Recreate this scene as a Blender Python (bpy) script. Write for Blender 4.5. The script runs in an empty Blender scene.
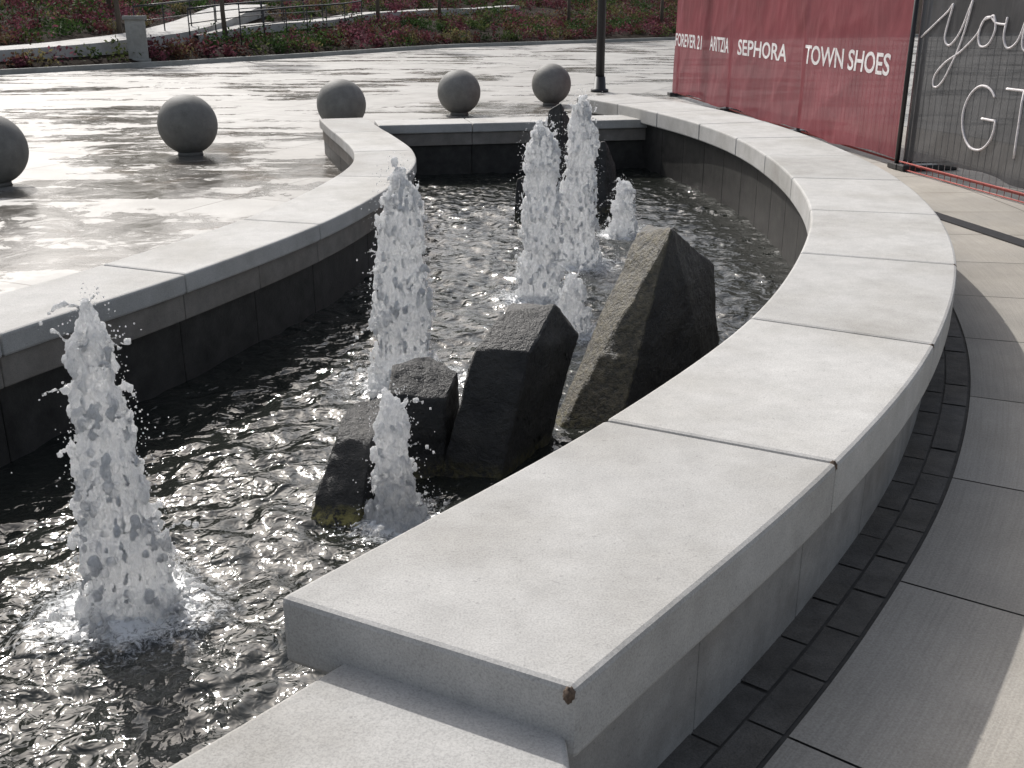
import bpy, bmesh, math, random
import numpy as np
from mathutils import Vector, Matrix, noise
from mathutils.geometry import tessellate_polygon
random.seed(5); np.random.seed(5)
scene=bpy.context.scene
COL=scene.collection
# ------------------------------------------------------------ helpers
def link(o,parent=None):
    COL.objects.link(o)
    if parent: o.parent=parent
    return o
def empty(name):
    e=bpy.data.objects.new(name,None); COL.objects.link(e); return e
def mesh_obj(name,verts,faces,mat=None,parent=None,smooth=False):
    me=bpy.data.meshes.new(name); me.from_pydata([tuple(v) for v in verts],[],[tuple(f) for f in faces]); me.update()
    if smooth: me.shade_smooth()
    o=bpy.data.objects.new(name,me)
    if mat: me.materials.append(mat)
    return link(o,parent)
def fix_normals(o):
    bm=bmesh.new(); bm.from_mesh(o.data); bmesh.ops.recalc_face_normals(bm,faces=bm.faces); bm.to_mesh(o.data); bm.free()
def box(name,c,s,mat,parent=None,rz=0,bev=0.01):
    bm=bmesh.new(); bmesh.ops.create_cube(bm,size=1)
    for v in bm.verts: v.co=Vector((v.co.x*s[0],v.co.y*s[1],v.co.z*s[2]))
    me=bpy.data.meshes.new(name); bm.to_mesh(me); bm.free(); me.materials.append(mat)
    o=bpy.data.objects.new(name,me); o.location=c; o.rotation_euler=(0,0,rz); link(o,parent)
    if bev: 
        m=o.modifiers.new('b','BEVEL'); m.width=bev; m.segments=2
    return o
def tube_data(pts,rads,seg=8):
    V=[];F=[]
    n=len(pts); pts=[Vector(p) for p in pts]
    for i,p in enumerate(pts):
        d=(pts[min(i+1,n-1)]-pts[max(i-1,0)]).normalized()
        a=d.cross(Vector((0.31,0.95,0.05))); 
        if a.length<.05: a=d.cross(Vector((1,0,0)))
        a.normalize(); b=d.cross(a)
        for k in range(seg):
            t=2*math.pi*k/seg; V.append(p+(a*math.cos(t)+b*math.sin(t))*rads[i])
    for i in range(n-1):
        for k in range(seg):
            F.append((i*seg+k,i*seg+(k+1)%seg,(i+1)*seg+(k+1)%seg,(i+1)*seg+k))
    F.append(tuple(range(seg))[::-1]); F.append(tuple((n-1)*seg+k for k in range(seg)))
    return V,F
def tube(name,pts,rads,mat,parent=None,seg=10):
    if not hasattr(rads,'__len__'): rads=[rads]*len(pts)
    V,F=tube_data(pts,rads,seg); o=mesh_obj(name,V,F,mat,parent,True); fix_normals(o); return o
def catmull(P,n=10,closed=False):
    P=[Vector(p) for p in P]; out=[]
    for i in range(len(P)-1):
        p0=P[i-1] if i>0 else P[0]*2-P[1]; p1=P[i]; p2=P[i+1]; p3=P[i+2] if i+2<len(P) else P[-1]*2-P[-2]
        for k in range(n):
            t=k/n
            out.append(0.5*((2*p1)+(p2-p0)*t+(2*p0-5*p1+4*p2-p3)*t*t+(3*p1-p0-3*p2+p3)*t**3))
    out.append(P[-1].copy()); return out
def offset(P,d):   # to the right-hand side of travel
    out=[]
    for i,p in enumerate(P):
        t=(P[min(i+1,len(P)-1)]-P[max(i-1,0)]); t=Vector((t.x,t.y)).normalized()
        out.append(Vector((p.x+t.y*d,p.y-t.x*d)))
    return out
def sweep(name,A,B,z0,z1,mat,parent=None,bev=0.0,trim=0.0):
    A=[Vector(a) for a in A]; B=[Vector(b) for b in B]
    if trim:
        for L in (A,B):
            d=(L[1]-L[0]).normalized(); L[0]=L[0]+d*trim
            d=(L[-2]-L[-1]).normalized(); L[-1]=L[-1]+d*trim
    V=[];F=[];n=len(A)
    for a,b in zip(A,B):
        V+=[(a.x,a.y,z0),(a.x,a.y,z1),(b.x,b.y,z1),(b.x,b.y,z0)]
    for i in range(n-1):
        for k in range(4):
            F.append((i*4+k,i*4+(k+1)%4,(i+1)*4+(k+1)%4,(i+1)*4+k))
    F.append((0,1,2,3)); F.append(tuple((n-1)*4+k for k in (3,2,1,0)))
    o=mesh_obj(name,V,F,mat,parent); fix_normals(o)
    if bev:
        m=o.modifiers.new('b','BEVEL'); m.width=bev; m.segments=2; m.limit_method='ANGLE'; m.angle_limit=math.radians(40)
    return o
# ------------------------------------------------------------ node helpers
class N:
    def __init__(s,name):
        s.m=bpy.data.materials.new(name); s.m.use_nodes=True; s.t=s.m.node_tree; s.t.nodes.clear()
        s.out=s.t.nodes.new('ShaderNodeOutputMaterial')
    def n(s,typ,**kw):
        x=s.t.nodes.new('ShaderNode'+typ)
        for k,v in kw.items(): setattr(x,k,v)
        return x
    def l(s,a,b): s.t.links.new(a,b)
    def coord(s,kind='Object',scale=None,rot=None):
        c=s.n('TexCoord'); o=c.outputs[kind]
        if scale or rot:
            mp=s.n('Mapping'); s.l(o,mp.inputs[0])
            if scale: mp.inputs['Scale'].default_value=scale
            if rot: mp.inputs['Rotation'].default_value=rot
            o=mp.outputs[0]
        return o
    def noise(s,co,scale,detail=6,rough=.6,dist=0):
        x=s.n('TexNoise'); s.l(co,x.inputs['Vector']); x.inputs['Scale'].default_value=scale
        x.inputs['Detail'].default_value=detail; x.inputs['Roughness'].default_value=rough; x.inputs['Distortion'].default_value=dist
        return x.outputs[0]
    def ramp(s,f,stops):
        r=s.n('ValToRGB'); s.l(f,r.inputs[0]); e=r.color_ramp.elements
        while len(e)<len(stops): e.new(.5)
        for i,(p,c) in enumerate(stops):
            e[i].position=p; e[i].color=(c,c,c,1) if not hasattr(c,'__len__') else (*c,1)
        return r.outputs[0]
    def mix(s,f,a,b,mode='MIX'):
        x=s.n('Mix',data_type='RGBA',blend_type=mode)
        for v,i in ((f,0),(a,6),(b,7)):
            if hasattr(v,'links') : s.l(v,x.inputs[i])
            elif hasattr(v,'__len__'): x.inputs[i].default_value=(*v,1)
            else: x.inputs[i].default_value=v if i==0 else (v,v,v,1)
        return x.outputs[2]
    def math(s,op,a,b=0,clamp=False):
        x=s.n('Math',operation=op,use_clamp=clamp)
        for v,i in ((a,0),(b,1)):
            if hasattr(v,'links'): s.l(v,x.inputs[i])
            else: x.inputs[i].default_value=v
        return x.outputs[0]
    def bump(s,h,strength=.3,dist=.01,nrm=None):
        b=s.n('Bump'); s.l(h,b.inputs['Height']); b.inputs['Distance'].default_value=dist
        if hasattr(strength,'links'): s.l(strength,b.inputs['Strength'])
        else: b.inputs['Strength'].default_value=strength
        if nrm: s.l(nrm,b.inputs['Normal'])
        return b.outputs[0]
    def pbr(s,col,rough=.6,nrm=None,**kw):
        p=s.n('BsdfPrincipled')
        for v,i in ((col,'Base Color'),(rough,'Roughness')):
            if hasattr(v,'links'): s.l(v,p.inputs[i])
            elif hasattr(v,'__len__'): p.inputs[i].default_value=(*v,1)
            else: p.inputs[i].default_value=v
        for k,v in kw.items():
            k=k.replace('_',' ')
            if hasattr(v,'links'): s.l(v,p.inputs[k])
            else: p.inputs[k].default_value=v
        if nrm: s.l(nrm,p.inputs['Normal'])
        s.p=p; return p.outputs[0]
    def done(s,sh): s.l(sh,s.out.inputs[0]); return s.m

def concrete(name,base,var=.12,rough=.7,speck=.25,stain=(.5,.45,.38),stain_amt=.3,bump=.25):
    m=N(name); co=m.coord('Object')
    oi=m.n('ObjectInfo')
    big=m.noise(co,1.7,5,.6); mid=m.noise(co,9,6,.65); fine=m.noise(co,230,2,.6); pits=m.noise(co,75,3,.5)
    c=m.mix(m.ramp(mid,[(.3,0),(.7,1)]),tuple(x*(1-var) for x in base),tuple(min(1,x*(1+var)) for x in base))
    c=m.mix(m.math('MULTIPLY',m.ramp(big,[(.42,0),(.70,1)]),stain_amt),c,m.mix(1,c,stain,'MULTIPLY'))
    c=m.mix(speck,c,m.mix(1,c,m.ramp(fine,[(.3,.45),(.6,1.15)]),'MULTIPLY'))
    c=m.mix(m.math('MULTIPLY',m.ramp(pits,[(.66,0),(.72,1)]),.35),c,tuple(x*.4 for x in base))
    tone=m.math('ADD',m.math('MULTIPLY',oi.outputs['Random'],.16),.9)
    cc=m.n('CombineColor'); [m.l(tone,cc.inputs[i]) for i in range(3)]
    c=m.mix(1,c,cc.outputs[0],'MULTIPLY')
    h=m.math('ADD',m.math('MULTIPLY',fine,.4),m.math('ADD',mid,pits))
    return m.done(m.pbr(c,rough,m.bump(h,bump,.004),Specular_IOR_Level=.3))
M_cop=concrete('light_concrete',(.46,.452,.435),.10,.8,.4,(.70,.68,.64),.7)
M_cop2=concrete('wall_concrete',(.30,.29,.275),.2,.8,.3,(.6,.55,.5),.6)
M_band=concrete('band_concrete',(.24,.222,.20),.2,.75,.3,(.6,.52,.45),.5)
M_dark=concrete('dark_stone',(.045,.043,.04),.4,.5,.4,(.6,.6,.6),.5,.5)
M_paverd=concrete('dark_paver',(.12,.113,.104),.3,.8,.5,(.9,.8,.65),.5,.6)
M_sphere=concrete('stone_ball',(.20,.198,.185),.2,.65,.5,(.7,.66,.6),.5,.5)
M_post=concrete('pillar_concrete',(.32,.32,.30),.15,.8)
def simple(name,col,rough=.5,metal=0,sc=30,v=.2):
    m=N(name); co=m.coord('Object'); f=m.noise(co,sc,4)
    c=m.mix(m.ramp(f,[(.3,0),(.7,1)]),tuple(x*(1-v) for x in col),tuple(min(1,x*(1+v)) for x in col))
    return m.done(m.pbr(c,rough,m.bump(f,.1,.003),Metallic=metal))
M_black=simple('black_paint',(.02,.02,.022),.4)
M_orange=simple('red_rail',(.28,.05,.04),.7)
M_rust=simple('joint_sealant',(.10,.07,.05),.9,0,90,.5)
M_galv=simple('galvanised',(.35,.35,.36),.4,.8)
M_white=simple('white_print',(.74,.70,.70),.7)
M_grout=simple('grout',(.085,.08,.072),.9)
# ------------------------------------------------------------ plaza ground
m=N('plaza'); co=m.coord('Object')
rotco=m.coord('Object',rot=(0,0,math.radians(24)))
big=m.noise(co,.33,5,.62,.6); med=m.noise(co,1.6,6,.65,.3); fine=m.noise(co,60,4,.6); mot=m.noise(co,2.6,7,.7,.8)
strk=m.noise(m.coord('Object',scale=(.22,1.3,1),rot=(0,0,math.radians(-8))),1.0,5,.6,.5)
c=m.mix(m.ramp(med,[(.3,0),(.7,1)]),(.27,.262,.245),(.40,.39,.37))
c=m.mix(.3,c,m.mix(1,c,m.ramp(fine,[(.3,.6),(.65,1.1)]),'MULTIPLY'))
geo=m.n('NewGeometry'); dv=m.n('VectorMath',operation='DISTANCE'); m.l(geo.outputs['Position'],dv.inputs[0]); dv.inputs[1].default_value=(-4.2,7.6,0)
near=m.n('MapRange'); m.l(dv.outputs['Value'],near.inputs[0]); near.inputs[1].default_value=1.5; near.inputs[2].default_value=5.5; near.inputs[3].default_value=.06; near.inputs[4].default_value=.01
wv=m.math('SUBTRACT',m.math('ADD',m.math('MULTIPLY',big,.4),m.math('ADD',m.math('MULTIPLY',strk,.35),m.math('MULTIPLY',mot,.25))),near.outputs[0])
wet=m.ramp(wv,[(.455,1),(.49,0)])
wet2=m.math('MULTIPLY',wet,m.ramp(mot,[(.35,.45),(.6,1)]))
c=m.mix(wet2,c,m.mix(1,c,(.36,.34,.315),'MULTIPLY'))
rust=m.ramp(m.noise(co,1.1,6,.7,.8),[(.52,0),(.62,1)])
c=m.mix(m.math('MULTIPLY',rust,m.math('MULTIPLY',wet,.7)),c,(.11,.078,.05))
bk=m.n('TexBrick'); m.l(rotco,bk.inputs['Vector']); bk.inputs['Scale'].default_value=1; bk.offset=0
bk.inputs['Brick Width'].default_value=1.5; bk.inputs['Row Height'].default_value=1.5; bk.inputs['Mortar Size'].default_value=.010; bk.inputs['Mortar Smooth'].default_value=.1
bk.inputs['Color1'].default_value=(1,1,1,1); bk.inputs['Color2'].default_value=(.84,.83,.82,1); bk.inputs['Mortar'].default_value=(.4,.38,.35,1)
c=m.mix(1,c,bk.outputs[0],'MULTIPLY')
r=m.ramp(wet2,[(0,.6),(.6,.24),(1,.11)])
sep=m.n('SeparateColor'); m.l(r,sep.inputs[0])
nb=m.bump(fine,.18,.004); nb=m.bump(med,.12,.03,nb)
M_plaza=m.done(m.pbr(c,sep.outputs[0],nb,Specular_IOR_Level=.42))
# ------------------------------------------------------------ layout curves (metres)
RO=[(.111,1.55),(.855,2.515),(1.489,3.519),(2.039,4.706),(2.405,5.894),(2.617,7.1),(2.69,8.3),(2.66,9.5),(2.53,10.7),(2.30,11.9),(1.95,13.0),(1.45,14.0)]
RI=[(-.475,1.854),(.269,2.816),(.909,3.852),(1.382,4.95),(1.723,6.05),(1.91,7.21),(1.985,8.34),(1.97,9.4),(1.83,10.5),(1.56,11.6),(1.23,12.6),(.80,13.5)]
NS=10
ro=catmull(RO,NS); ri=catmull(RI,NS)
ring=empty('curved_concrete_seat_wall')
ZC=.5
for i in range(len(RO)-1):
    a=ri[i*NS:(i+1)*NS+1]; b=ro[i*NS:(i+1)*NS+1]
    sweep('coping_slab_%d'%i,a,b,.342,ZC+random.uniform(-.0015,.0015),M_cop,ring,.013,.003)
# crumbled joint filler at the outer top corner of the nearest joints
for i,(x,y) in enumerate(RO[:4]):
    bm=bmesh.new(); bmesh.ops.create_icosphere(bm,subdivisions=3,radius=1)
    for v in bm.verts:
        k=1+.45*noise.noise(v.co*2.2+Vector((i*5,0,0))); v.co=Vector((v.co.x*.010*k,v.co.y*.010*k,v.co.z*.016*k))
    me=bpy.data.meshes.new('f'); bm.to_mesh(me); bm.free(); me.materials.append(M_rust); me.shade_smooth()
    o=bpy.data.objects.new('joint_filler_%d'%i,me); o.location=(x-.010,y+.004,ZC-.014); link(o,ring)
rmid=[(a+b)/2 for a,b in zip(ri,ro)]
def lerp(A,B,t): return [a+(b-a)*t for a,b in zip(A,B)]
osurf=lerp(ro,ri,.10); isurf=lerp(ri,ro,.10)
core_a=lerp(ri,ro,.14); core_b=lerp(ri,ro,.86)
def trim_end(L,k=.06):
    L=[Vector(p) for p in L]; d=(L[1]-L[0]).normalized(); L[0]=L[0]+d*k; d=(L[-2]-L[-1]).normalized(); L[-1]=L[-1]+d*k; return L
sweep('riser_core',trim_end(core_a,.09),trim_end(core_b,.09),-.6,.33,M_grout,ring)
osb=trim_end(osurf); isb=trim_end(isurf); md=trim_end(rmid)
for i in range(0,len(osb)-1,5):
    j=min(i+5,len(osb)-1)
    sweep('outer_riser_%d'%i,md[i:j+1],osb[i:j+1],-.1,.338,M_cop2,ring,.004,.0025 if i else 0)
    sweep('inner_riser_%d'%i,isb[i:j+1],md[i:j+1],-.6,.338,M_dark,ring,.004,.0025)
# low wall
LI=[(-1.66,12.2),(-1.42,11.35),(-1.13,10.4),(-.88,9.45),(-.785,8.5),(-.89,7.35),(-1.14,6.18),(-1.585,4.97),(-2.04,4.0),(-2.45,3.0),(-2.7,2.0),(-2.7,1.1),(-2.3,.55),(-1.6,.6),(-1.05,1.0),(-.603,1.485),(-.30,1.84)]
li=catmull(LI,NS); lo=offset(li,.52)
for k in range(NS+1):
    t=k/NS; i=len(lo)-1-NS+k
    tgt=Vector((-.08,1.10))+(Vector((.095,1.60))-Vector((-.08,1.10)))*t+Vector((.07,-.02))*math.sin(t*math.pi)
    lo[i]=lo[i]*(1-min(1,t*2))+tgt*min(1,t*2)
low=empty('low_pool_wall')
joints=[0,15,30,45,60,70,80,90,100,110,120,130,140,160]
for a,b in zip(joints[:-1],joints[1:]):
    sweep('coping_slab_%d'%a,li[a:b+1],lo[a:b+1],.29,.39+random.uniform(-.0015,.0015),M_cop,low,.012,.003)
    for a2,b2 in ((a,(a+b)//2),((a+b)//2,b)):
        A=lerp(li,lo,.05)[a2:b2+1]; B=lerp(li,lo,.94)[a2:b2+1]
        sweep('band_%d'%a2,A,B,.155,.287,M_band,low,.006,.002)
        A=lerp(li,lo,.13)[a2:b2+1]; B=lerp(li,lo,.92)[a2:b2+1]
        sweep('base_%d'%a2,A,B,-.6,.152,M_dark,low,.006,.002)
far=empty('far_pool_wall')
for k in range(3):
    p=lambda t:Vector((-1.42+2.98*t,11.42+.63*t)); n=Vector((-.11,.51))
    a=p(k/3);b=p((k+1)/3)
    sweep('coping_slab_%d'%k,[a,b],[a+n,b+n],.29,.386,M_cop,far,.012,.003)
    sweep('band_%d'%k,[a+n*.06,b+n*.06],[a+n*.94,b+n*.94],.155,.287,M_band,far,.005,.002)
    sweep('base_%d'%k,[a+n*.14,b+n*.14],[a+n*.9,b+n*.9],-.6,.152,M_dark,far,.005,.002)
# pool outline
pool=[v for v in md if v.y<12.1]+[Vector((1.2,12.3)),Vector((-1.3,11.78))]+[v for v in lerp(li,lo,.4) if True][8:-3]
pool=[Vector((p.x,p.y)) for p in pool]
outer=[Vector((-600,-300,0)),Vector((600,-300,0)),Vector((600,900,0)),Vector((-600,900,0))]
hole=[Vector((p.x,p.y,0)) for p in pool]
tris=tessellate_polygon([outer,hole])
g=mesh_obj('plaza_ground',[tuple(v) for v in outer+hole],tris,M_plaza)
bm=bmesh.new(); bm.from_mesh(g.data)
for f in bm.faces:
    f.normal_update()
    if f.normal.z<0: f.normal_flip()
bm.to_mesh(g.data); bm.free()
# ------------------------------------------------------------ right hand paving
m=N('brushed_paving'); co=m.coord('Object'); uv=m.coord('UV',scale=(140,2.2,1))
br=m.noise(uv,1,3,.6); med=m.noise(co,2.2,5,.6); fine=m.noise(co,150,3,.6); blot=m.noise(co,.9,4,.6)
oi=m.n('ObjectInfo')
c=m.mix(m.ramp(med,[(.3,0),(.7,1)]),(.33,.305,.265),(.43,.40,.355))
c=m.mix(m.ramp(blot,[(.45,0),(.65,.6)]),c,(.30,.285,.26))
c=m.mix(.32,c,m.mix(1,c,m.ramp(br,[(.35,.70),(.6,1.1)]),'MULTIPLY'))
c=m.mix(.45,c,m.mix(1,c,m.ramp(fine,[(.3,.55),(.65,1.1)]),'MULTIPLY'))
t=m.math('ADD',m.math('MULTIPLY',oi.outputs['Random'],.22),.86); cc=m.n('CombineColor'); [m.l(t,cc.inputs[i]) for i in range(3)]
c=m.mix(1,c,cc.outputs[0],'MULTIPLY')
M_brush=m.done(m.pbr(c,.75,m.bump(m.math('ADD',br,fine),.3,.003),Specular_IOR_Level=.3))
pav=empty('paving')
ROx=[(-.75,.35),(-.35,.93)]+RO
rox=catmull(ROx,NS)
def ring_off(d): return offset(rox,d)
def flat(name,A,B,z,mat,parent,trim=.004):
    A=[Vector(a) for a in A]; B=[Vector(b) for b in B]
    for L in (A,B):
        if trim:
            d=(L[1]-L[0]).normalized(); L[0]=L[0]+d*trim; d=(L[-2]-L[-1]).normalized(); L[-1]=L[-1]+d*trim
    K=3; V=[];F=[];UV=[];n=len(A); s=0
    for i in range(n):
        if i: s+=((A[i]+B[i])/2-(A[i-1]+B[i-1])/2).length
        for k in range(K+1):
            q=A[i]+(B[i]-A[i])*k/K; V.append((q.x,q.y,z)); UV.append(((B[i]-A[i]).length*k/K,s))
    for i in range(n-1):
        for k in range(K): 
            a=i*(K+1)+k; F.append((a,a+1,a+K+2,a+K+1))
    o=mesh_obj(name,V,F,mat,parent)
    ul=o.data.uv_layers.new(name='UVMap')
    for lp in o.data.loops: ul.data[lp.index].uv=UV[lp.vertex_index]
    if o.data.polygons[0].normal.z<0: o.data.flip_normals()
    return o
flat('grout_bed',ring_off(-.12),ring_off(3.9),.004,M_grout,pav,0)
r0=ring_off(-.085); r1=ring_off(.015); r2=ring_off(.115)
ns=len(rox)
for row,(A,B) in enumerate(((r0,r1),(r1,r2))):
    i=1-row
    while i<ns-2:
        j=min(i+2,ns-1)
        dz=random.uniform(0,.004)
        AA=[a+(b-a)*.04 for a,b in zip(A,B)]; BB=[a+(b-a)*.96 for a,b in zip(A,B)]
        flat('dark_paver_%d_%d'%(row,i),AA[i:j+1],BB[i:j+1],.008+dz,M_paverd,pav,.005)
        i=j
g1=ring_off(.124); g2=ring_off(1.5); g3=ring_off(1.508); g4=ring_off(3.8)
for i in range(5,ns-6,7):
    j=min(i+7,ns-1)
    flat('slab_%d'%i,g1[i:j+1],g2[i:j+1],.012,M_brush,pav,.004)
    flat('slab_b_%d'%i,g3[i:j+1],g4[i:j+1],.012,M_brush,pav,.004)
sweep('trench_drain',[Vector((2.95,10.2)),Vector((3.37,8.2)),Vector((3.62,7.0)),Vector((3.85,5.5))],[Vector((3.07,10.25)),Vector((3.5,8.25)),Vector((3.76,7.05)),Vector((4.0,5.5))],.005,.022,M_black)
# ------------------------------------------------------------ water
# x, y, height, base radius, top radius
JETS=[(-1.217,2.90,1.03,.150,.045),(-.536,4.94,1.12,.165,.090),(-.434,3.483,.53,.095,.035),(.18,6.52,1.16,.15,.095),(.48,7.47,1.24,.15,.085),(.902,8.51,.47,.12,.055),(.34,5.77,.38,.10,.055)]
ZW=-.17
xs=np.arange(-3.1,2.5,.022); ys=np.arange(.4,12.4,.022)
X,Y=np.meshgrid(xs,ys)
idx=-np.ones(X.shape,int); V=[];foam=[]
ina=np.zeros(X.shape,bool)
PX=np.array([p.x for p in pool]);PY=np.array([p.y for p in pool])
j=len(PX)-1
for i in range(len(PX)):
    cond=((PY[i]>Y)!=(PY[j]>Y))&(X<(PX[j]-PX[i])*(Y-PY[i])/(PY[j]-PY[i]+1e-12)+PX[i]); ina^=cond; j=i
for a,b in zip(*np.nonzero(ina)):
    x=X[a,b];y=Y[a,b]
    w=noise.noise(Vector((x*1.3,y*1.3,7)))
    am=.75+.9*max(-.5,min(.6,w))
    n1=noise.noise(Vector((x*3.0+w,y*3.0,1.3)))
    n2=noise.noise(Vector((x*6.0+w*2,y*6.0-w*2,4.1))); n3=noise.noise(Vector((x*11+n1*1.5,y*11+n2,2.2)))
    z=.022*n1+(.020*n2+.012*n3)*am
    f=0
    for (jx,jy,jh,jr,_) in JETS:
        r=math.hypot(x-jx,y-jy)
        if r<1.6:
            z+=.012*math.sin(r*32-n1*5-n2*3)*math.exp(-r*1.8)*min(1,jh)
            rr=r/(jr*1.45*(1+.4*n2)); f+=math.exp(-rr*rr)*.85+.40*math.exp(-(r/(jr*3.2))**2)
            z+=.03*math.exp(-(r/(jr*1.0))**2)
    idx[a,b]=len(V); V.append((x,y,ZW+z)); foam.append(min(1.3,f))
F=[]
q=(idx[:-1,:-1]>=0)&(idx[1:,:-1]>=0)&(idx[:-1,1:]>=0)&(idx[1:,1:]>=0)
for a,b in zip(*np.nonzero(q)): F.append((idx[a,b],idx[a,b+1],idx[a+1,b+1],idx[a+1,b]))
m=N('water'); co=m.coord('Object')
n1=m.noise(co,7,1,.4,.6); n2=m.noise(co,20,2,.5,.6); n0=m.noise(co,1.4,3,.5,.5)
h=m.math('ADD',n1,m.math('MULTIPLY',n2,.28))
at=m.n('Attribute',attribute_name='foam')
fn=m.noise(co,42,6,.75,.8)
ff=m.math('ADD',at.outputs['Fac'],m.math('MULTIPLY',m.math('SUBTRACT',fn,.5),2.1))
fm=m.ramp(ff,[(.40,0),(.9,1)])
col=m.mix(fm,(.018,.020,.017),(.70,.72,.73))
rg=m.ramp(fm,[(0,.06),(1,.45)])
M_water=m.done(m.pbr(col,rg,m.bump(h,m.ramp(n0,[(.35,.6),(.6,1)]),.045),IOR=1.42,Specular_IOR_Level=.7))
wat=mesh_obj('water',V,F,M_water,None,True)
at=wat.data.attributes.new('foam','FLOAT','POINT'); at.data.foreach_set('value',foam)
# ------------------------------------------------------------ jets
m=N('jet_water'); co=m.coord('Object',scale=(1,1,.45)); s1=m.noise(co,75,6,.75,.8); s2=m.noise(co,230,3,.7)
h=m.math('ADD',s1,m.math('MULTIPLY',s2,.7)); nb=m.bump(h,.9,.009)
gl=m.pbr((.97,.98,1),.05,nb,IOR=1.33,Transmission_Weight=1.0)
wh=m.pbr((.94,.95,.955),.15,nb,IOR=1.33)
tr=m.n('BsdfTranslucent'); tr.inputs[0].default_value=(.97,.975,.98,1); m.l(nb,tr.inputs['Normal'])
a=m.n('MixShader'); a.inputs[0].default_value=.55; m.l(wh,a.inputs[1]); m.l(tr.outputs[0],a.inputs[2])
b=m.n('MixShader'); m.l(m.ramp(s1,[(.34,.42),(.60,.10)]),b.inputs[0]); m.l(a.outputs[0],b.inputs[1]); m.l(gl,b.inputs[2])
M_jet=m.done(b.outputs[0])
bm=bmesh.new(); bmesh.ops.create_icosphere(bm,subdivisions=2,radius=1); ICO=np.array([v.co[:] for v in bm.verts]); ICF=np.array([[v.index for v in f.verts] for f in bm.faces]); bm.free()
bm=bmesh.new(); bmesh.ops.create_icosphere(bm,subdivisions=1,radius=1); IC1=np.array([v.co[:] for v in bm.verts]); IF1=np.array([[v.index for v in f.verts] for f in bm.faces]); bm.free()
def blobs(P,R,S,T,Fc):
    n=len(P); V=(T[None]*R[:,None,None]*S[:,None,:]+P[:,None,:]).reshape(-1,3)
    F=(Fc[None]+np.arange(n)[:,None,None]*len(T)).reshape(-1,3); return V,F
def jet(bx,by,h,rb,rt,seed):
    rng=np.random.RandomState(seed); P=[];R=[];S=[]
    nb=int(700*h)+80
    ph=rng.rand(4)*6
    def cen(t): return np.array([.014*math.sin(t*5+ph[0])*t+.006*math.sin(t*13+ph[1]),.014*math.sin(t*6+ph[2])*t,0])
    def env(t): 
        top=1.0 if t<.86 else max(.12,1-((t-.86)/.14)**1.3*.88)
        return (rb+(rt-rb)*t**1.15)*(1+.07*math.sin(t*17+ph[3])+.05*math.sin(t*31+ph[1]))*top+.35*rb*math.exp(-t*h/.045)
    for i in range(nb):
        t=rng.rand(); e=env(t); a=rng.rand()*6.28; q=e*math.sqrt(rng.uniform(.4,1))*1.03
        c=cen(t); P.append([bx+c[0]+q*math.cos(a),by+c[1]+q*math.sin(a),ZW-.02+t*h*.97]); R.append(rng.uniform(.004,.011)); S.append([1,1,rng.uniform(1.2,4)])
    for i in range(int(60*h)+6):
        t=i/(60*h+6); c=cen(t); e=max(.010,env(t)*.86); P.append([bx+c[0],by+c[1],ZW-.03+t*h*.93]); R.append(e); S.append([1,1,.8])
    for k in range(int(30*h)+6):
        t=rng.uniform(.1,.97); a=rng.rand()*6.28; sp=rng.uniform(.05,.22) if rng.rand()<.82 else .5; up=rng.uniform(.3,1.3); c=cen(t); e=env(t)*.9; n=rng.randint(5,12)
        for s in range(n):
            tt=s*.012; r=e+sp*tt*2.2
            P.append([bx+c[0]+r*math.cos(a),by+c[1]+r*math.sin(a),ZW+t*h+up*tt-4.9*tt*tt*2]); R.append(.0075*(1-s/n*.6)*rng.uniform(.7,1.25)); S.append([1,1,1.2])
    for k in range(int(10*rb/.15)+5):   # crown of splash at the foot
        a=rng.rand()*6.28; sp=rng.uniform(.5,1.1); up=rng.uniform(.6,1.2); n=9; e=rb*.95
        for s in range(n):
            tt=s*.016; r=e+sp*tt
            P.append([bx+r*math.cos(a),by+r*math.sin(a),ZW+up*tt-4.9*tt*tt]); R.append(.007*rng.uniform(.6,1.2)); S.append([1,1,1])
    V,F=blobs(np.array(P),np.array(R),np.array(S),ICO,ICF)
    o=mesh_obj('tmp',V,F)
    md_=o.modifiers.new('r','REMESH'); md_.mode='VOXEL'; md_.voxel_size=.0056; md_.adaptivity=0
    dg=bpy.context.evaluated_depsgraph_get(); me=bpy.data.meshes.new_from_object(o.evaluated_get(dg))
    bpy.data.objects.remove(o)
    nv=len(me.vertices); co=np.zeros(nv*3); me.vertices.foreach_get('co',co); co=co.reshape(-1,3); no=np.zeros(nv*3); me.vertices.foreach_get('normal',no); no=no.reshape(-1,3)
    for i in range(nv):
        p=co[i]; d=noise.noise(Vector((p[0]*24,p[1]*24,p[2]*10+seed)))*.015+noise.noise(Vector((p[0]*55,p[1]*55,p[2]*22+seed)))*.011+noise.noise(Vector((p[0]*125,p[1]*125,p[2]*60)))*.007
        co[i]+=no[i]*d*min(1,.5+.5*rb/.12)
    fl=[tuple(p.vertices) for p in me.polygons]
    nd=int(800*h)+220; P=[];R=[]
    for i in range(nd):
        t=rng.rand(); a=rng.rand()*6.28
        if rng.rand()<.4: t=rng.rand()**2*.13; r=rb*1.05+abs(rng.randn())*.10
        else: r=env(t)+abs(rng.randn())*(.018 if rng.rand()<.85 else .05)
        P.append([bx+r*math.cos(a),by+r*math.sin(a),ZW+t*h+rng.rand()*.03]); R.append(rng.uniform(.0010,.0032))
    P=np.array(P); V2,F2=blobs(P,np.array(R),np.tile([1,1,1.2],(nd,1)),IC1,IF1)
    allv=[tuple(v) for v in co]+[tuple(v) for v in V2]; allf=fl+[tuple(int(x)+nv for x in f) for f in F2]
    bpy.data.meshes.remove(me)
    return mesh_obj('fountain_jet',allv,allf,M_jet,None,True)
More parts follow.
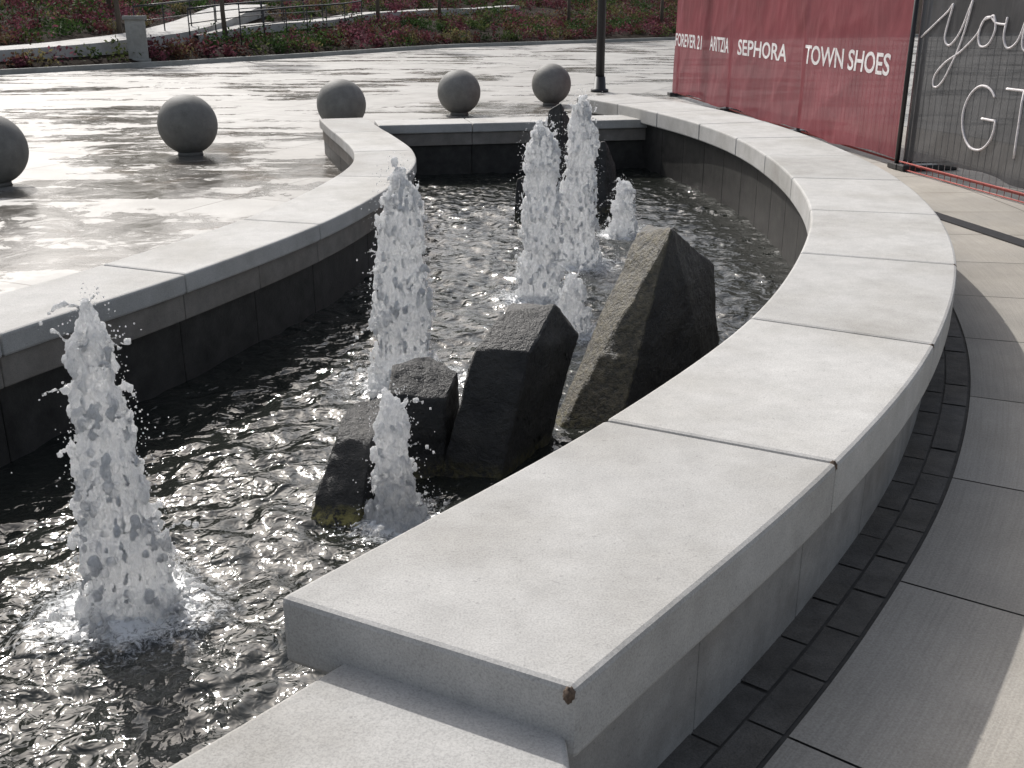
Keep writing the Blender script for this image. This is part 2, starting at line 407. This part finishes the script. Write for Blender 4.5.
for i,(x,y,h,rb,rt) in enumerate(JETS): jet(x,y,h,rb,rt,11+i*7)
# ------------------------------------------------------------ basalt rocks
def rockmat(name,tandir=None,algae=.25):
    m=N(name); co=m.coord('Object'); a=m.noise(co,7,8,.7); b=m.noise(co,38,5,.7); cfine=m.noise(co,140,3,.6)
    c=m.mix(m.ramp(a,[(.35,0),(.7,1)]),(.016,.016,.016),(.050,.048,.043))
    geo=m.n('NewGeometry')
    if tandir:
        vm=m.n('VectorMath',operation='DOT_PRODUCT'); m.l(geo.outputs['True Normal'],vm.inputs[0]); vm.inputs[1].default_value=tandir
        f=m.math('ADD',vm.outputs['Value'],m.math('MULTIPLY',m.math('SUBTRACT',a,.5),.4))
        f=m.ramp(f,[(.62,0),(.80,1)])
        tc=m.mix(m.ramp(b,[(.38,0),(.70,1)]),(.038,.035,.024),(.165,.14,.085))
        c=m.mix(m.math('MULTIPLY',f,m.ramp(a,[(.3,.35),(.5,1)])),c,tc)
    sp=m.n('SeparateXYZ'); m.l(geo.outputs['Position'],sp.inputs[0])
    al=m.n('MapRange')
    m.l(m.math('ADD',sp.outputs[2],m.math('MULTIPLY',a,.12)),al.inputs[0]); al.inputs[1].default_value=-.04; al.inputs[2].default_value=-.09; al.inputs[3].default_value=0; al.inputs[4].default_value=1
    c=m.mix(m.math('MULTIPLY',al.outputs[0],m.ramp(b,[(.42,0),(.55,algae)])),c,(.28,.25,.08))
    h=m.math('ADD',m.math('MULTIPLY',a,1.0),m.math('ADD',m.math('MULTIPLY',b,.6),m.math('MULTIPLY',cfine,.25)))
    return m.done(m.pbr(c,m.ramp(b,[(.3,.32),(.7,.6)]),m.bump(h,.8,.03)))
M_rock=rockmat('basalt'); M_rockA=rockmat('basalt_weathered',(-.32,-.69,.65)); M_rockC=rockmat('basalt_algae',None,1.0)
def rock(pts,mat,seed=0,amp=.006):
    bm=bmesh.new()
    for p in pts: bm.verts.new(p)
    r=bmesh.ops.convex_hull(bm,input=bm.verts)
    bmesh.ops.delete(bm,geom=[g for g in r['geom_interior'] if isinstance(g,bmesh.types.BMVert)],context='VERTS')
    bmesh.ops.dissolve_limit(bm,angle_limit=.12,verts=bm.verts,edges=bm.edges)
    bmesh.ops.bevel(bm,geom=list(bm.edges),offset=.006,segments=1,affect='EDGES')
    bmesh.ops.triangulate(bm,faces=bm.faces)
    for it in range(7):
        es=[e for e in bm.edges if e.calc_length()>.028]
        if not es: break
        bmesh.ops.subdivide_edges(bm,edges=es,cuts=1); bmesh.ops.triangulate(bm,faces=[f for f in bm.faces if len(f.verts)>3])
    bm.normal_update()
    for v in bm.verts:
        p=v.co+Vector((seed,0,0))
        d=noise.fractal(p*6,1.0,2.1,5)*amp*1.5+noise.noise(p*30)*amp*.6
        v.co+=v.normal*d
    me=bpy.data.meshes.new('r'); bm.to_mesh(me); bm.free(); me.materials.append(mat); me.shade_smooth()
    me.set_sharp_from_angle(angle=math.radians(24))
    return link(bpy.data.objects.new('basalt_boulder',me))
zb=-.5
rock([(.02,4.26,zb),(.365,4.12,zb),(1.08,4.88,zb),(1.05,5.3,zb),(.35,5.0,zb),(.731,4.75,.66),(.60,4.97,.590),(1.023,5.2,.38),(1.0,5.4,.36),(.68,5.25,.575)],M_rockA,1)
rock([(-.39,3.81,zb),(-.127,3.75,zb),(.064,4.09,zb),(.1,4.35,zb),(-.3,4.2,zb),(-.029,4.17,.438),(.182,4.2,.457),(.283,4.3,.287),(-.147,3.98,.33),(.071,3.95,.33),(.24,4.42,.33),(.0,4.4,.40)],M_rock,5)
rock([(-.86,3.27,zb),(-.60,3.18,zb),(-.40,3.68,zb),(-.70,3.85,zb),(-.629,3.80,.164),(-.50,3.85,.183),(-.52,3.60,.10),(-.66,3.62,.11),(-.45,3.80,.12)],M_rockC,9,.008)
rock([(-.50,3.72,zb),(-.28,3.82,zb),(-.22,4.3,zb),(-.58,4.2,zb),(-.489,4.05,.246),(-.342,4.17,.235),(-.224,4.1,.19),(-.492,3.9,.168),(-.27,3.95,.128)],M_rock,11,.008)
rock([(.22,9.6,zb),(.45,9.45,zb),(.68,9.7,zb),(.55,10.1,zb),(.28,10.0,zb),(.33,9.8,.70),(.44,9.75,.77),(.60,9.95,.50),(.42,10.1,.6)],M_rock,13)
rock([(.62,9.45,zb),(.85,9.35,zb),(1.05,9.6,zb),(.95,9.9,zb),(.66,9.85,zb),(.70,9.6,.42),(.84,9.62,.45),(.95,9.75,.22),(.75,9.85,.35)],M_rock,17)
rock([(.0,9.2,zb),(.18,9.15,zb),(.25,9.4,zb),(.05,9.5,zb),(.04,9.3,.16),(.14,9.3,.2),(.17,9.4,.1)],M_rock,21)
# ------------------------------------------------------------ stone balls
def ball(x,y,r=.325):
    bm=bmesh.new(); bmesh.ops.create_uvsphere(bm,u_segments=64,v_segments=40,radius=r)
    for v in bm.verts: 
        v.co.z=max(v.co.z,-r*.965)
    ret=bmesh.ops.create_cone(bm,cap_ends=True,segments=40,radius1=.14,radius2=.13,depth=.05)
    for v in ret['verts']: v.co.z-=r*.965-.005
    me=bpy.data.meshes.new('ball'); bm.to_mesh(me); bm.free(); me.materials.append(M_sphere); me.shade_smooth()
    o=bpy.data.objects.new('stone_ball_bollard',me); o.location=(x,y,r*.965+.02); o.rotation_euler=(0,0,x*7); link(o)
for x,y in ((-4.84,9.9),(-3.62,12.0),(-2.27,14.4),(-.80,16.4),(.65,18.0)): ball(x,y)
# ------------------------------------------------------------ lamp post
lp=empty('lamp_post')
tube('pole',[(1.66,20.6,0),(1.66,20.6,2.5),(1.66,20.6,5.2)],[.085,.075,.06],M_black,lp,16)
tube('base',[(1.66,20.6,0),(1.66,20.6,.05),(1.66,20.6,.06),(1.66,20.6,.28)],[.17,.17,.12,.10],M_black,lp,16)
tube('head',[(1.66,20.6,5.15),(1.66,20.6,5.2),(1.66,20.6,5.5),(1.66,20.6,5.6)],[.08,.22,.26,.05],M_black,lp,20)
# ------------------------------------------------------------ fence with banners
fence=empty('construction_fence')
def meshmat(name,colr,tr):
    m=N(name); co=m.coord('Object'); f=m.noise(co,1.2,5,.6); w=m.noise(m.coord('Object',scale=(1,1,.3)),3,5,.6,1)
    c=m.mix(m.ramp(f,[(.35,0),(.7,1)]),tuple(x*.8 for x in colr),tuple(x*1.15 for x in colr))
    c=m.mix(m.math('MULTIPLY',m.ramp(w,[(.5,0),(.7,1)]),.4),c,tuple(min(1,x*1.3+.05) for x in colr))
    p=m.pbr(c,.6,m.bump(w,.3,.05)); t=m.n('BsdfTranslucent'); m.l(c,t.inputs[0])
    a=m.n('MixShader'); a.inputs[0].default_value=.3; m.l(p,a.inputs[1]); m.l(t.outputs[0],a.inputs[2])
    tp=m.n('BsdfTransparent'); b=m.n('MixShader'); b.inputs[0].default_value=tr; m.l(a.outputs[0],b.inputs[1]); m.l(tp.outputs[0],b.inputs[2])
    return m.done(b.outputs[0])
M_red=meshmat('red_mesh',(.27,.048,.062),.10); M_gray=meshmat('charcoal_mesh',(.06,.06,.063),.14)
A0=Vector((2.90,19.6));A1=Vector((3.965,10.9));B0=Vector((3.985,10.80));B2=Vector((5.05,5.5))
def wr(s,z,seed):
    zz=(z-.03)/2.07
    f=noise.noise(Vector((s*1.3+zz*1.6,zz*2.2,seed))); r=1-abs(noise.noise(Vector((s*1.1-zz*2.1,zz*1.3+s*.4,seed+4))))*2
    return .020*f+.010*r*r+.006*noise.noise(Vector((s*6-zz*3,zz*7,seed)))
def banner(name,a,b,z0,z1,mat,seed):
    L=(b-a).length;d=(b-a)/L;nrm=Vector((d.y,-d.x)); nx=int(L/.04);nz=56;V=[];F=[]
    for i in range(nx+1):
        for k in range(nz+1):
            s=L*i/nx; zz=k/nz
            z=z0+(z1-z0)*zz+(.06*abs(math.sin(s*1.35)) +.03*noise.noise(Vector((s*2,seed,0))))*(1-zz)**5
            q=a+d*s+nrm*wr(s,z,seed); V.append((q.x,q.y,z))
    for i in range(nx):
        for k in range(nz):
            p=i*(nz+1)+k; F.append((p,p+1,p+nz+2,p+nz+1))
    return mesh_obj(name,V,F,mat,fence,True)
banner('red_banner',A0,A1,.05,2.1,M_red,3); banner('charcoal_banner',B0,B2,.11,2.1,M_gray,8)
def frame(a,b,ox,n):
    d=(b-a).normalized();nr=Vector((d.y,-d.x))*-ox; L=(b-a).length
    for i in range(n+1):
        p=a+(b-a)*i/n+nr
        tube('post_%d'%i,[(p.x,p.y,0),(p.x,p.y,2.15)],.022,M_galv,fence,8)
        box('foot_%d'%i,(p.x+.16,p.y,.045),(.62,.2,.06),M_black,fence,math.atan2(d.y,d.x)+1.57)
    for z,mt in ((.06,M_orange),(2.12,M_galv)):
        tube('rail',[(a.x+nr.x,a.y+nr.y,z),(b.x+nr.x,b.y+nr.y,z)],.012,mt,fence,8)
    V=[];F=[]
    for i in range(int(L/.1)):
        p=a+d*(i*.1)+nr; v,f=tube_data([(p.x,p.y,.06),(p.x,p.y,2.1)],[.003,.003],4); F+=[tuple(x+len(V) for x in q) for q in f]; V+=v
    mesh_obj('wires',V,F,M_galv,fence)
frame(A0,A1,.07,3); frame(B0,B2,.07,2)
dd=(B2-B0).normalized(); nn=Vector((dd.y,-dd.x))
tube('front_post',[(3.93,10.85,0),(3.93,10.85,2.2)],.024,M_black,fence,10)
for zz,rr in ((.03,.007),(.10,.008)):
    tube('low_rail',[(B0.x+nn.x*.05,B0.y+nn.y*.05,zz),(B2.x+nn.x*.05,B2.y+nn.y*.05,zz)],rr,M_orange,fence,8)
V=[];F=[]
for i in range(int((B2-B0).length/.10)):
    p=B0+dd*(i*.10)+nn*.05; v,f=tube_data([(p.x,p.y,.03),(p.x,p.y,.10)],[.003,.003],4); F+=[tuple(x+len(V) for x in q) for q in f]; V+=v
mesh_obj('low_bars',V,F,M_orange,fence)
def text(s,t0,t1,z0,z1):
    a=A0;b=A1;d=(b-a).normalized();nr=Vector((d.y,-d.x));L=(b-a).length
    cu=bpy.data.curves.new('lettering','FONT'); cu.body=s; cu.size=1; cu.offset=.018; cu.resolution_u=4
    o=bpy.data.objects.new('tmp',cu); link(o); dg=bpy.context.evaluated_depsgraph_get()
    me=bpy.data.meshes.new_from_object(o.evaluated_get(dg)); bpy.data.objects.remove(o)
    bm=bmesh.new(); bm.from_mesh(me)
    for it in range(3):
        es=[e for e in bm.edges if e.calc_length()>.2]
        bmesh.ops.subdivide_edges(bm,edges=es,cuts=1); bmesh.ops.triangulate(bm,faces=[f for f in bm.faces if len(f.verts)>3])
    x0=min(v.co.x for v in bm.verts); x1=max(v.co.x for v in bm.verts); y1=max(v.co.y for v in bm.verts)
    for v in bm.verts:
        s_=(t0+(t1-t0)*(v.co.x-x0)/(x1-x0))*L; z=z0+(z1-z0)*v.co.y/y1
        q=a+d*s_+nr*(wr(s_,z,3)+.004); v.co=Vector((q.x,q.y,z))
    bm.to_mesh(me); bm.free(); me.materials.append(M_white)
    link(bpy.data.objects.new('lettering',me),fence)
text('FOREVER 21',.003,.185,.88,1.09); text('ARITZIA',.235,.350,.89,1.10); text('SEPHORA',.395,.62,.89,1.10); text('TOWN SHOES',.686,.955,.905,1.12)
def stroke(P,r=.010,smooth=True):
    Q=catmull([Vector((p[0],p[1])) for p in P],8) if smooth else catmull([Vector(p) for p in P],3)
    pts=[]
    for q in Q:
        o=wr(q.x,q.y,8)+.004; pts.append((B0.x+dd.x*q.x+nn.x*o,B0.y+dd.y*q.x+nn.y*o,q.y))
    tube('script_lettering',pts,r,M_white,fence,6)
stroke([(.05,1.30),(.22,1.40),(.42,1.53),(.50,1.60),(.46,1.45),(.44,1.30),(.52,1.24),(.64,1.34),(.76,1.56),(.80,1.62),(.70,1.30),(.58,1.02),(.46,.88),(.36,.86),(.36,.95),(.50,1.08),(.72,1.2),(.92,1.34),(1.02,1.48),(1.12,1.5)])
stroke([(1.12,1.5),(1.0,1.46),(.96,1.34),(1.02,1.25),(1.14,1.28),(1.2,1.4),(1.16,1.5),(1.12,1.5),(1.2,1.45),(1.34,1.44)])
stroke([(1.34,1.5),(1.33,1.34),(1.4,1.25),(1.52,1.32),(1.6,1.5),(1.58,1.3),(1.66,1.24),(1.85,1.38)])
G=[(1.14+.25*math.cos(math.radians(a)),.64+.28*math.sin(math.radians(a))) for a in range(45,361,15)]
stroke(G,.011); stroke([(1.39,.64),(1.28,.64),(1.17,.64)],.011,False)
stroke([(1.47,.92),(1.7,.92),(1.92,.92)],.011,False); stroke([(1.70,.92),(1.7,.64),(1.70,.36)],.011,False)
stroke([(2.1,.34),(2.2,.62),(2.3,.9)],.011,False);stroke([(2.3,.9),(2.4,.62),(2.5,.34)],.011,False); stroke([(2.17,.54),(2.43,.54)],.011,False)
# ------------------------------------------------------------ planting bank
FL=[(-80,2),(-30,16),(-11.9,25.5),(-9.0,29.3),(-6,34),(-2.6,40),(6.9,48),(30,56),(90,66)]
def front(x):
    for a,b in zip(FL[:-1],FL[1:]):
        if x<=b[0]: 
            t=max(0,(x-a[0])/(b[0]-a[0])); return a[1]+(b[1]-a[1])*t
    return FL[-1][1]
def hz(x,y):
    d=y-front(x)
    if d<0: return 0
    return min(.10*d+.12*min(1,d/.6),.12+2.4+ (d-24)*.05 if d>24 else 99)+.12*noise.noise(Vector((x*.2,y*.2,3)))*min(1,d/4)
m=N('bark_mulch'); co=m.coord('Object'); a=m.noise(co,3,6,.7); b=m.noise(co,25,4,.7)
c=m.mix(m.ramp(b,[(.3,0),(.7,1)]),(.012,.009,.007),(.04,.028,.02)); M_soil=m.done(m.pbr(c,1.0,m.bump(b,.8,.05),Specular_IOR_Level=.1))
V=[];F=[];nx=120;ny=60
for i in range(nx+1):
    x=-70+150*i/nx
    for k in range(ny+1):
        d=(k/ny)**1.8*140; y=front(x)+d; V.append((x,y,hz(x,y)+.004 if k else -.05))
for i in range(nx):
    for k in range(ny):
        p=i*(ny+1)+k; F.append((p,p+ny+1,p+ny+2,p+1))
mesh_obj('planting_bank',V,F,M_soil,None,True)
kp=[Vector((x,front(x))) for x in np.arange(-30,40,1.0)]
sweep('kerb',offset(kp,.14),kp,-.02,.12,M_post,None,.01)
def pathstrip(name,P,w,mat):
    c=catmull([Vector(p) for p in P],12); A=offset(c,w/2);B=offset(c,-w/2); V=[];F=[]
    for a,b in zip(A,B): 
        za=max(hz(a.x,a.y),hz(b.x,b.y))+.08
        V+=[(a.x,a.y,za-.5),(a.x,a.y,za),(b.x,b.y,za),(b.x,b.y,za-.5)]
    for i in range(len(A)-1):
        for k in range(3): F.append((i*4+k,i*4+k+1,i*4+k+5,i*4+k+4))
    o=mesh_obj(name,V,F,mat); fix_normals(o); return c
P1=pathstrip('footpath',[(-40,12.7),(-20,22.7),(-14.5,25.7),(-12.0,28.2),(-10.6,31),(-10,34),(-9.6,40)],1.7,M_cop)
P2=pathstrip('footpath',[(-9.6,32.5),(-8.4,36),(-6.5,41),(-3.5,48),(0,53)],.9,M_cop)
def near_path(x,y):
    for c,w in ((P1,1.15),(P2,.75)):
        for p in c[::2]:
            if (p.x-x)**2+(p.y-y)**2<w*w: return True
    return False
leafc=[(.04,.075,.022),(.03,.055,.018),(.08,.10,.035),(.09,.028,.035),(.16,.055,.075),(.10,.05,.035),(.15,.13,.06),(.045,.085,.022)]
def leafmat():
    m=N('foliage'); at=m.n('Attribute',attribute_name='lc'); co=m.coord('Object'); f=m.noise(co,9,3)
    c=m.mix(.6,at.outputs['Color'],m.mix(1,at.outputs['Color'],m.ramp(f,[(.3,.4),(.7,1.5)]),'MULTIPLY'))
    p=m.pbr(c,.75,None,Specular_IOR_Level=.15); t=m.n('BsdfTranslucent'); m.l(c,t.inputs[0]); a=m.n('MixShader'); a.inputs[0].default_value=.35; m.l(p,a.inputs[1]); m.l(t.outputs[0],a.inputs[2]); return m.done(a.outputs[0])
M_leaf=leafmat()
def leaves(name,C,R,H,colr,per,size,parent=None):
    C=np.array(C);n=len(C); tot=n*per; rng=np.random.RandomState(3)
    cen=np.repeat(C,per,0); R=np.repeat(np.array(R),per); H=np.repeat(np.array(H),per)
    d=rng.randn(tot,3); d/=np.linalg.norm(d,axis=1)[:,None]; rad=rng.rand(tot)**.4
    p=cen+d*np.stack([R*rad,R*rad,H*rad],1)
    t1=rng.randn(tot,3); t1/=np.linalg.norm(t1,axis=1)[:,None]; t2=np.cross(t1,rng.randn(tot,3)); t2/=np.linalg.norm(t2,axis=1)[:,None]
    s=(size*rng.uniform(.6,1.4,tot))[:,None]
    V=np.stack([p-t1*s,p+t2*s*.5,p+t1*s,p-t2*s*.5],1).reshape(-1,3)
    me=bpy.data.meshes.new(name); me.vertices.add(tot*4); me.vertices.foreach_set('co',V.ravel()); me.loops.add(tot*4); me.loops.foreach_set('vertex_index',np.arange(tot*4)); me.polygons.add(tot); me.polygons.foreach_set('loop_start',np.arange(tot)*4); me.polygons.foreach_set('loop_total',np.full(tot,4)); me.update(); me.validate()
    at=me.attributes.new('lc','FLOAT_COLOR','POINT'); cc=np.repeat(np.repeat(np.array(colr),per,0)*rng.uniform(.7,1.35,(tot,1)),4,0); cc=np.concatenate([cc,np.ones((len(cc),1))],1); at.data.foreach_set('color',cc.ravel())
    me.materials.append(M_leaf); return link(bpy.data.objects.new(name,me),parent)
C=[];R=[];H=[];K=[]
rng=random.Random(4)
for i in range(7500):
    x=rng.uniform(-26,17); y=front(x)+.4+rng.random()**1.2*30
    if abs(x)>y*.62+2 or near_path(x,y): continue
    rn=noise.noise(Vector((x*.35,y*.35,9)))
    if rn<-.30 : continue
    r=rng.uniform(.15,.38); 
    if rng.random()<.07: r*=1.9
    C.append((x,y,hz(x,y)+r*.5)); R.append(r); H.append(r*rng.uniform(.7,1.1))
    gi=int((noise.noise(Vector((x*.5,y*.5,2)))+.5)*8+rng.uniform(-1,1))%8; K.append(leafc[gi])
leaves('shrubs',C,R,H,K,40,.055)
C=[];R=[];H=[];K=[]
for i in range(420):
    x=rng.uniform(-60,50); y=front(x)+rng.uniform(30,46); r=rng.uniform(1.2,2.8)
    C.append((x,y,hz(x,y)+rng.uniform(.5,5))); R.append(r);H.append(r); K.append(rng.choice([(.03,.05,.02),(.05,.07,.025),(.02,.035,.015),(.08,.08,.04)]))
leaves('distant_trees',C,R,H,K,150,.28)
m=N('bark'); co=m.coord('Object',scale=(1,1,.2)); f=m.noise(co,30,5,.7); M_bark=m.done(m.pbr(m.mix(f,(.05,.04,.03),(.16,.13,.10)),.9,m.bump(f,.8,.02)))
def tree(x,y,h,seed,dens=26):
    rg=random.Random(seed); T=empty('young_tree'); V=[];F=[]; tips=[]
    z0=hz(x,y)
    def add(p,q):
        v,f=tube_data(p,q,6); F.extend(tuple(a+len(V) for a in g_) for g_ in f); V.extend(v)
    tr=[Vector((x,y,z0-.1))]
    for k in range(1,8): tr.append(Vector((x+rg.uniform(-.06,.06)*k*.4,y+rg.uniform(-.06,.06)*k*.4,z0+h*k/7)))
    add(tr,[.085*(1-k/8.5) for k in range(8)])
    for b in range(16):
        t=rg.uniform(.3,.98); i=min(6,int(t*7)); p=tr[i].lerp(tr[i+1],t*7-i); a=rg.random()*6.28; L=h*.34*(1.15-t)+.3
        d=Vector((math.cos(a),math.sin(a),rg.uniform(.5,1.1))).normalized(); pts=[p]
        for s in range(4): d=(d+Vector((rg.uniform(-.2,.2),rg.uniform(-.2,.2),.1))).normalized(); pts.append(pts[-1]+d*L/4)
        add(pts,[.028,.02,.014,.009,.004]); tips+=pts[1:]
        for q in range(3):
            s=rg.randint(1,3); d2=Vector((rg.uniform(-1,1),rg.uniform(-1,1),rg.uniform(0,1))).normalized(); e=pts[s]+d2*L*.4; add([pts[s],(pts[s]+e)/2+Vector((0,0,.03)),e],[.01,.007,.003]); tips.append(e)
    mesh_obj('trunk_and_limbs',V,F,M_bark,T,True)
    C=[tuple(t_) for t_ in tips]; leaves('crown',C,[.28]*len(C),[.22]*len(C),[rg.choice([(.07,.10,.03),(.10,.11,.035),(.05,.08,.025)]) for _ in C],dens,.05,T)
for i,(x,y,h) in enumerate([(-11.3,31.9,5.5),(-8.6,33.2,6),(-16.5,31.5,6),(-5.0,41.5,6.5),(-3,46,6),(2.5,49,6.5),(7,52,6),(-13,36,6),(-19,25,5.5)]):
    tree(x,y,h,30+i)
pil=empty('concrete_pillar')
zp=.06
box('shaft',(-9.85,29.0,.55+zp),(.50,.50,1.1),M_post,pil,.3,.02); box('cap',(-9.85,29.0,1.14+zp),(.60,.60,.10),M_post,pil,.3,.02); box('plinth',(-9.85,29.0,.06+zp),(.60,.60,.12),M_post,pil,.3,.02)
hr=empty('handrail')
for sx in (0,1.6,3.2):
    a=Vector((-10.6+sx*.8,31.2+sx*.5,0)); b=a+Vector((2.6,7.5,0))
    pts=[]
    for k in range(7):
        p=a.lerp(b,k/6); z=hz(p.x,p.y); pts.append(Vector((p.x,p.y,z+.95)))
        tube('baluster',[(p.x,p.y,z-.1),(p.x,p.y,z+.95)],.02,M_black,hr,6)
    tube('top_rail',pts,.026,M_black,hr,8); tube('mid_rail',[q-Vector((0,0,.4)) for q in pts],.016,M_black,hr,6)
# ------------------------------------------------------------ sun, sky, camera
EL=math.radians(41.5); AZ=math.radians(-27)
S=Vector((math.sin(AZ)*math.cos(EL),math.cos(AZ)*math.cos(EL),math.sin(EL)))
sl=bpy.data.lights.new('sun','SUN'); sl.energy=3.7; sl.angle=math.radians(.53); sl.color=(1,.97,.93)
so=bpy.data.objects.new('sun',sl); so.rotation_euler=S.to_track_quat('Z','Y').to_euler(); link(so)
w=bpy.data.worlds.new('World'); scene.world=w; w.use_nodes=True; nt=w.node_tree
bg=nt.nodes['Background']; sky=nt.nodes.new('ShaderNodeTexSky'); sky.sky_type='NISHITA'; sky.sun_disc=False; sky.sun_elevation=EL; sky.sun_rotation=AZ; sky.dust_density=4; sky.air_density=1.0
hs=nt.nodes.new('ShaderNodeHueSaturation'); hs.inputs['Saturation'].default_value=.55
nt.links.new(sky.outputs[0],hs.inputs['Color']); nt.links.new(hs.outputs[0],bg.inputs[0]); bg.inputs[1].default_value=.15
cam=bpy.data.cameras.new('camera'); cam.sensor_width=36; cam.lens=36*1050/1024; cam.clip_start=.05; cam.clip_end=2000
co_=bpy.data.objects.new('camera',cam); co_.location=(0,0,1.64); co_.rotation_euler=(math.radians(90-20.1),0,0); link(co_); scene.camera=co_
scene.view_settings.view_transform='Standard'; scene.view_settings.look='None'; scene.view_settings.exposure=0
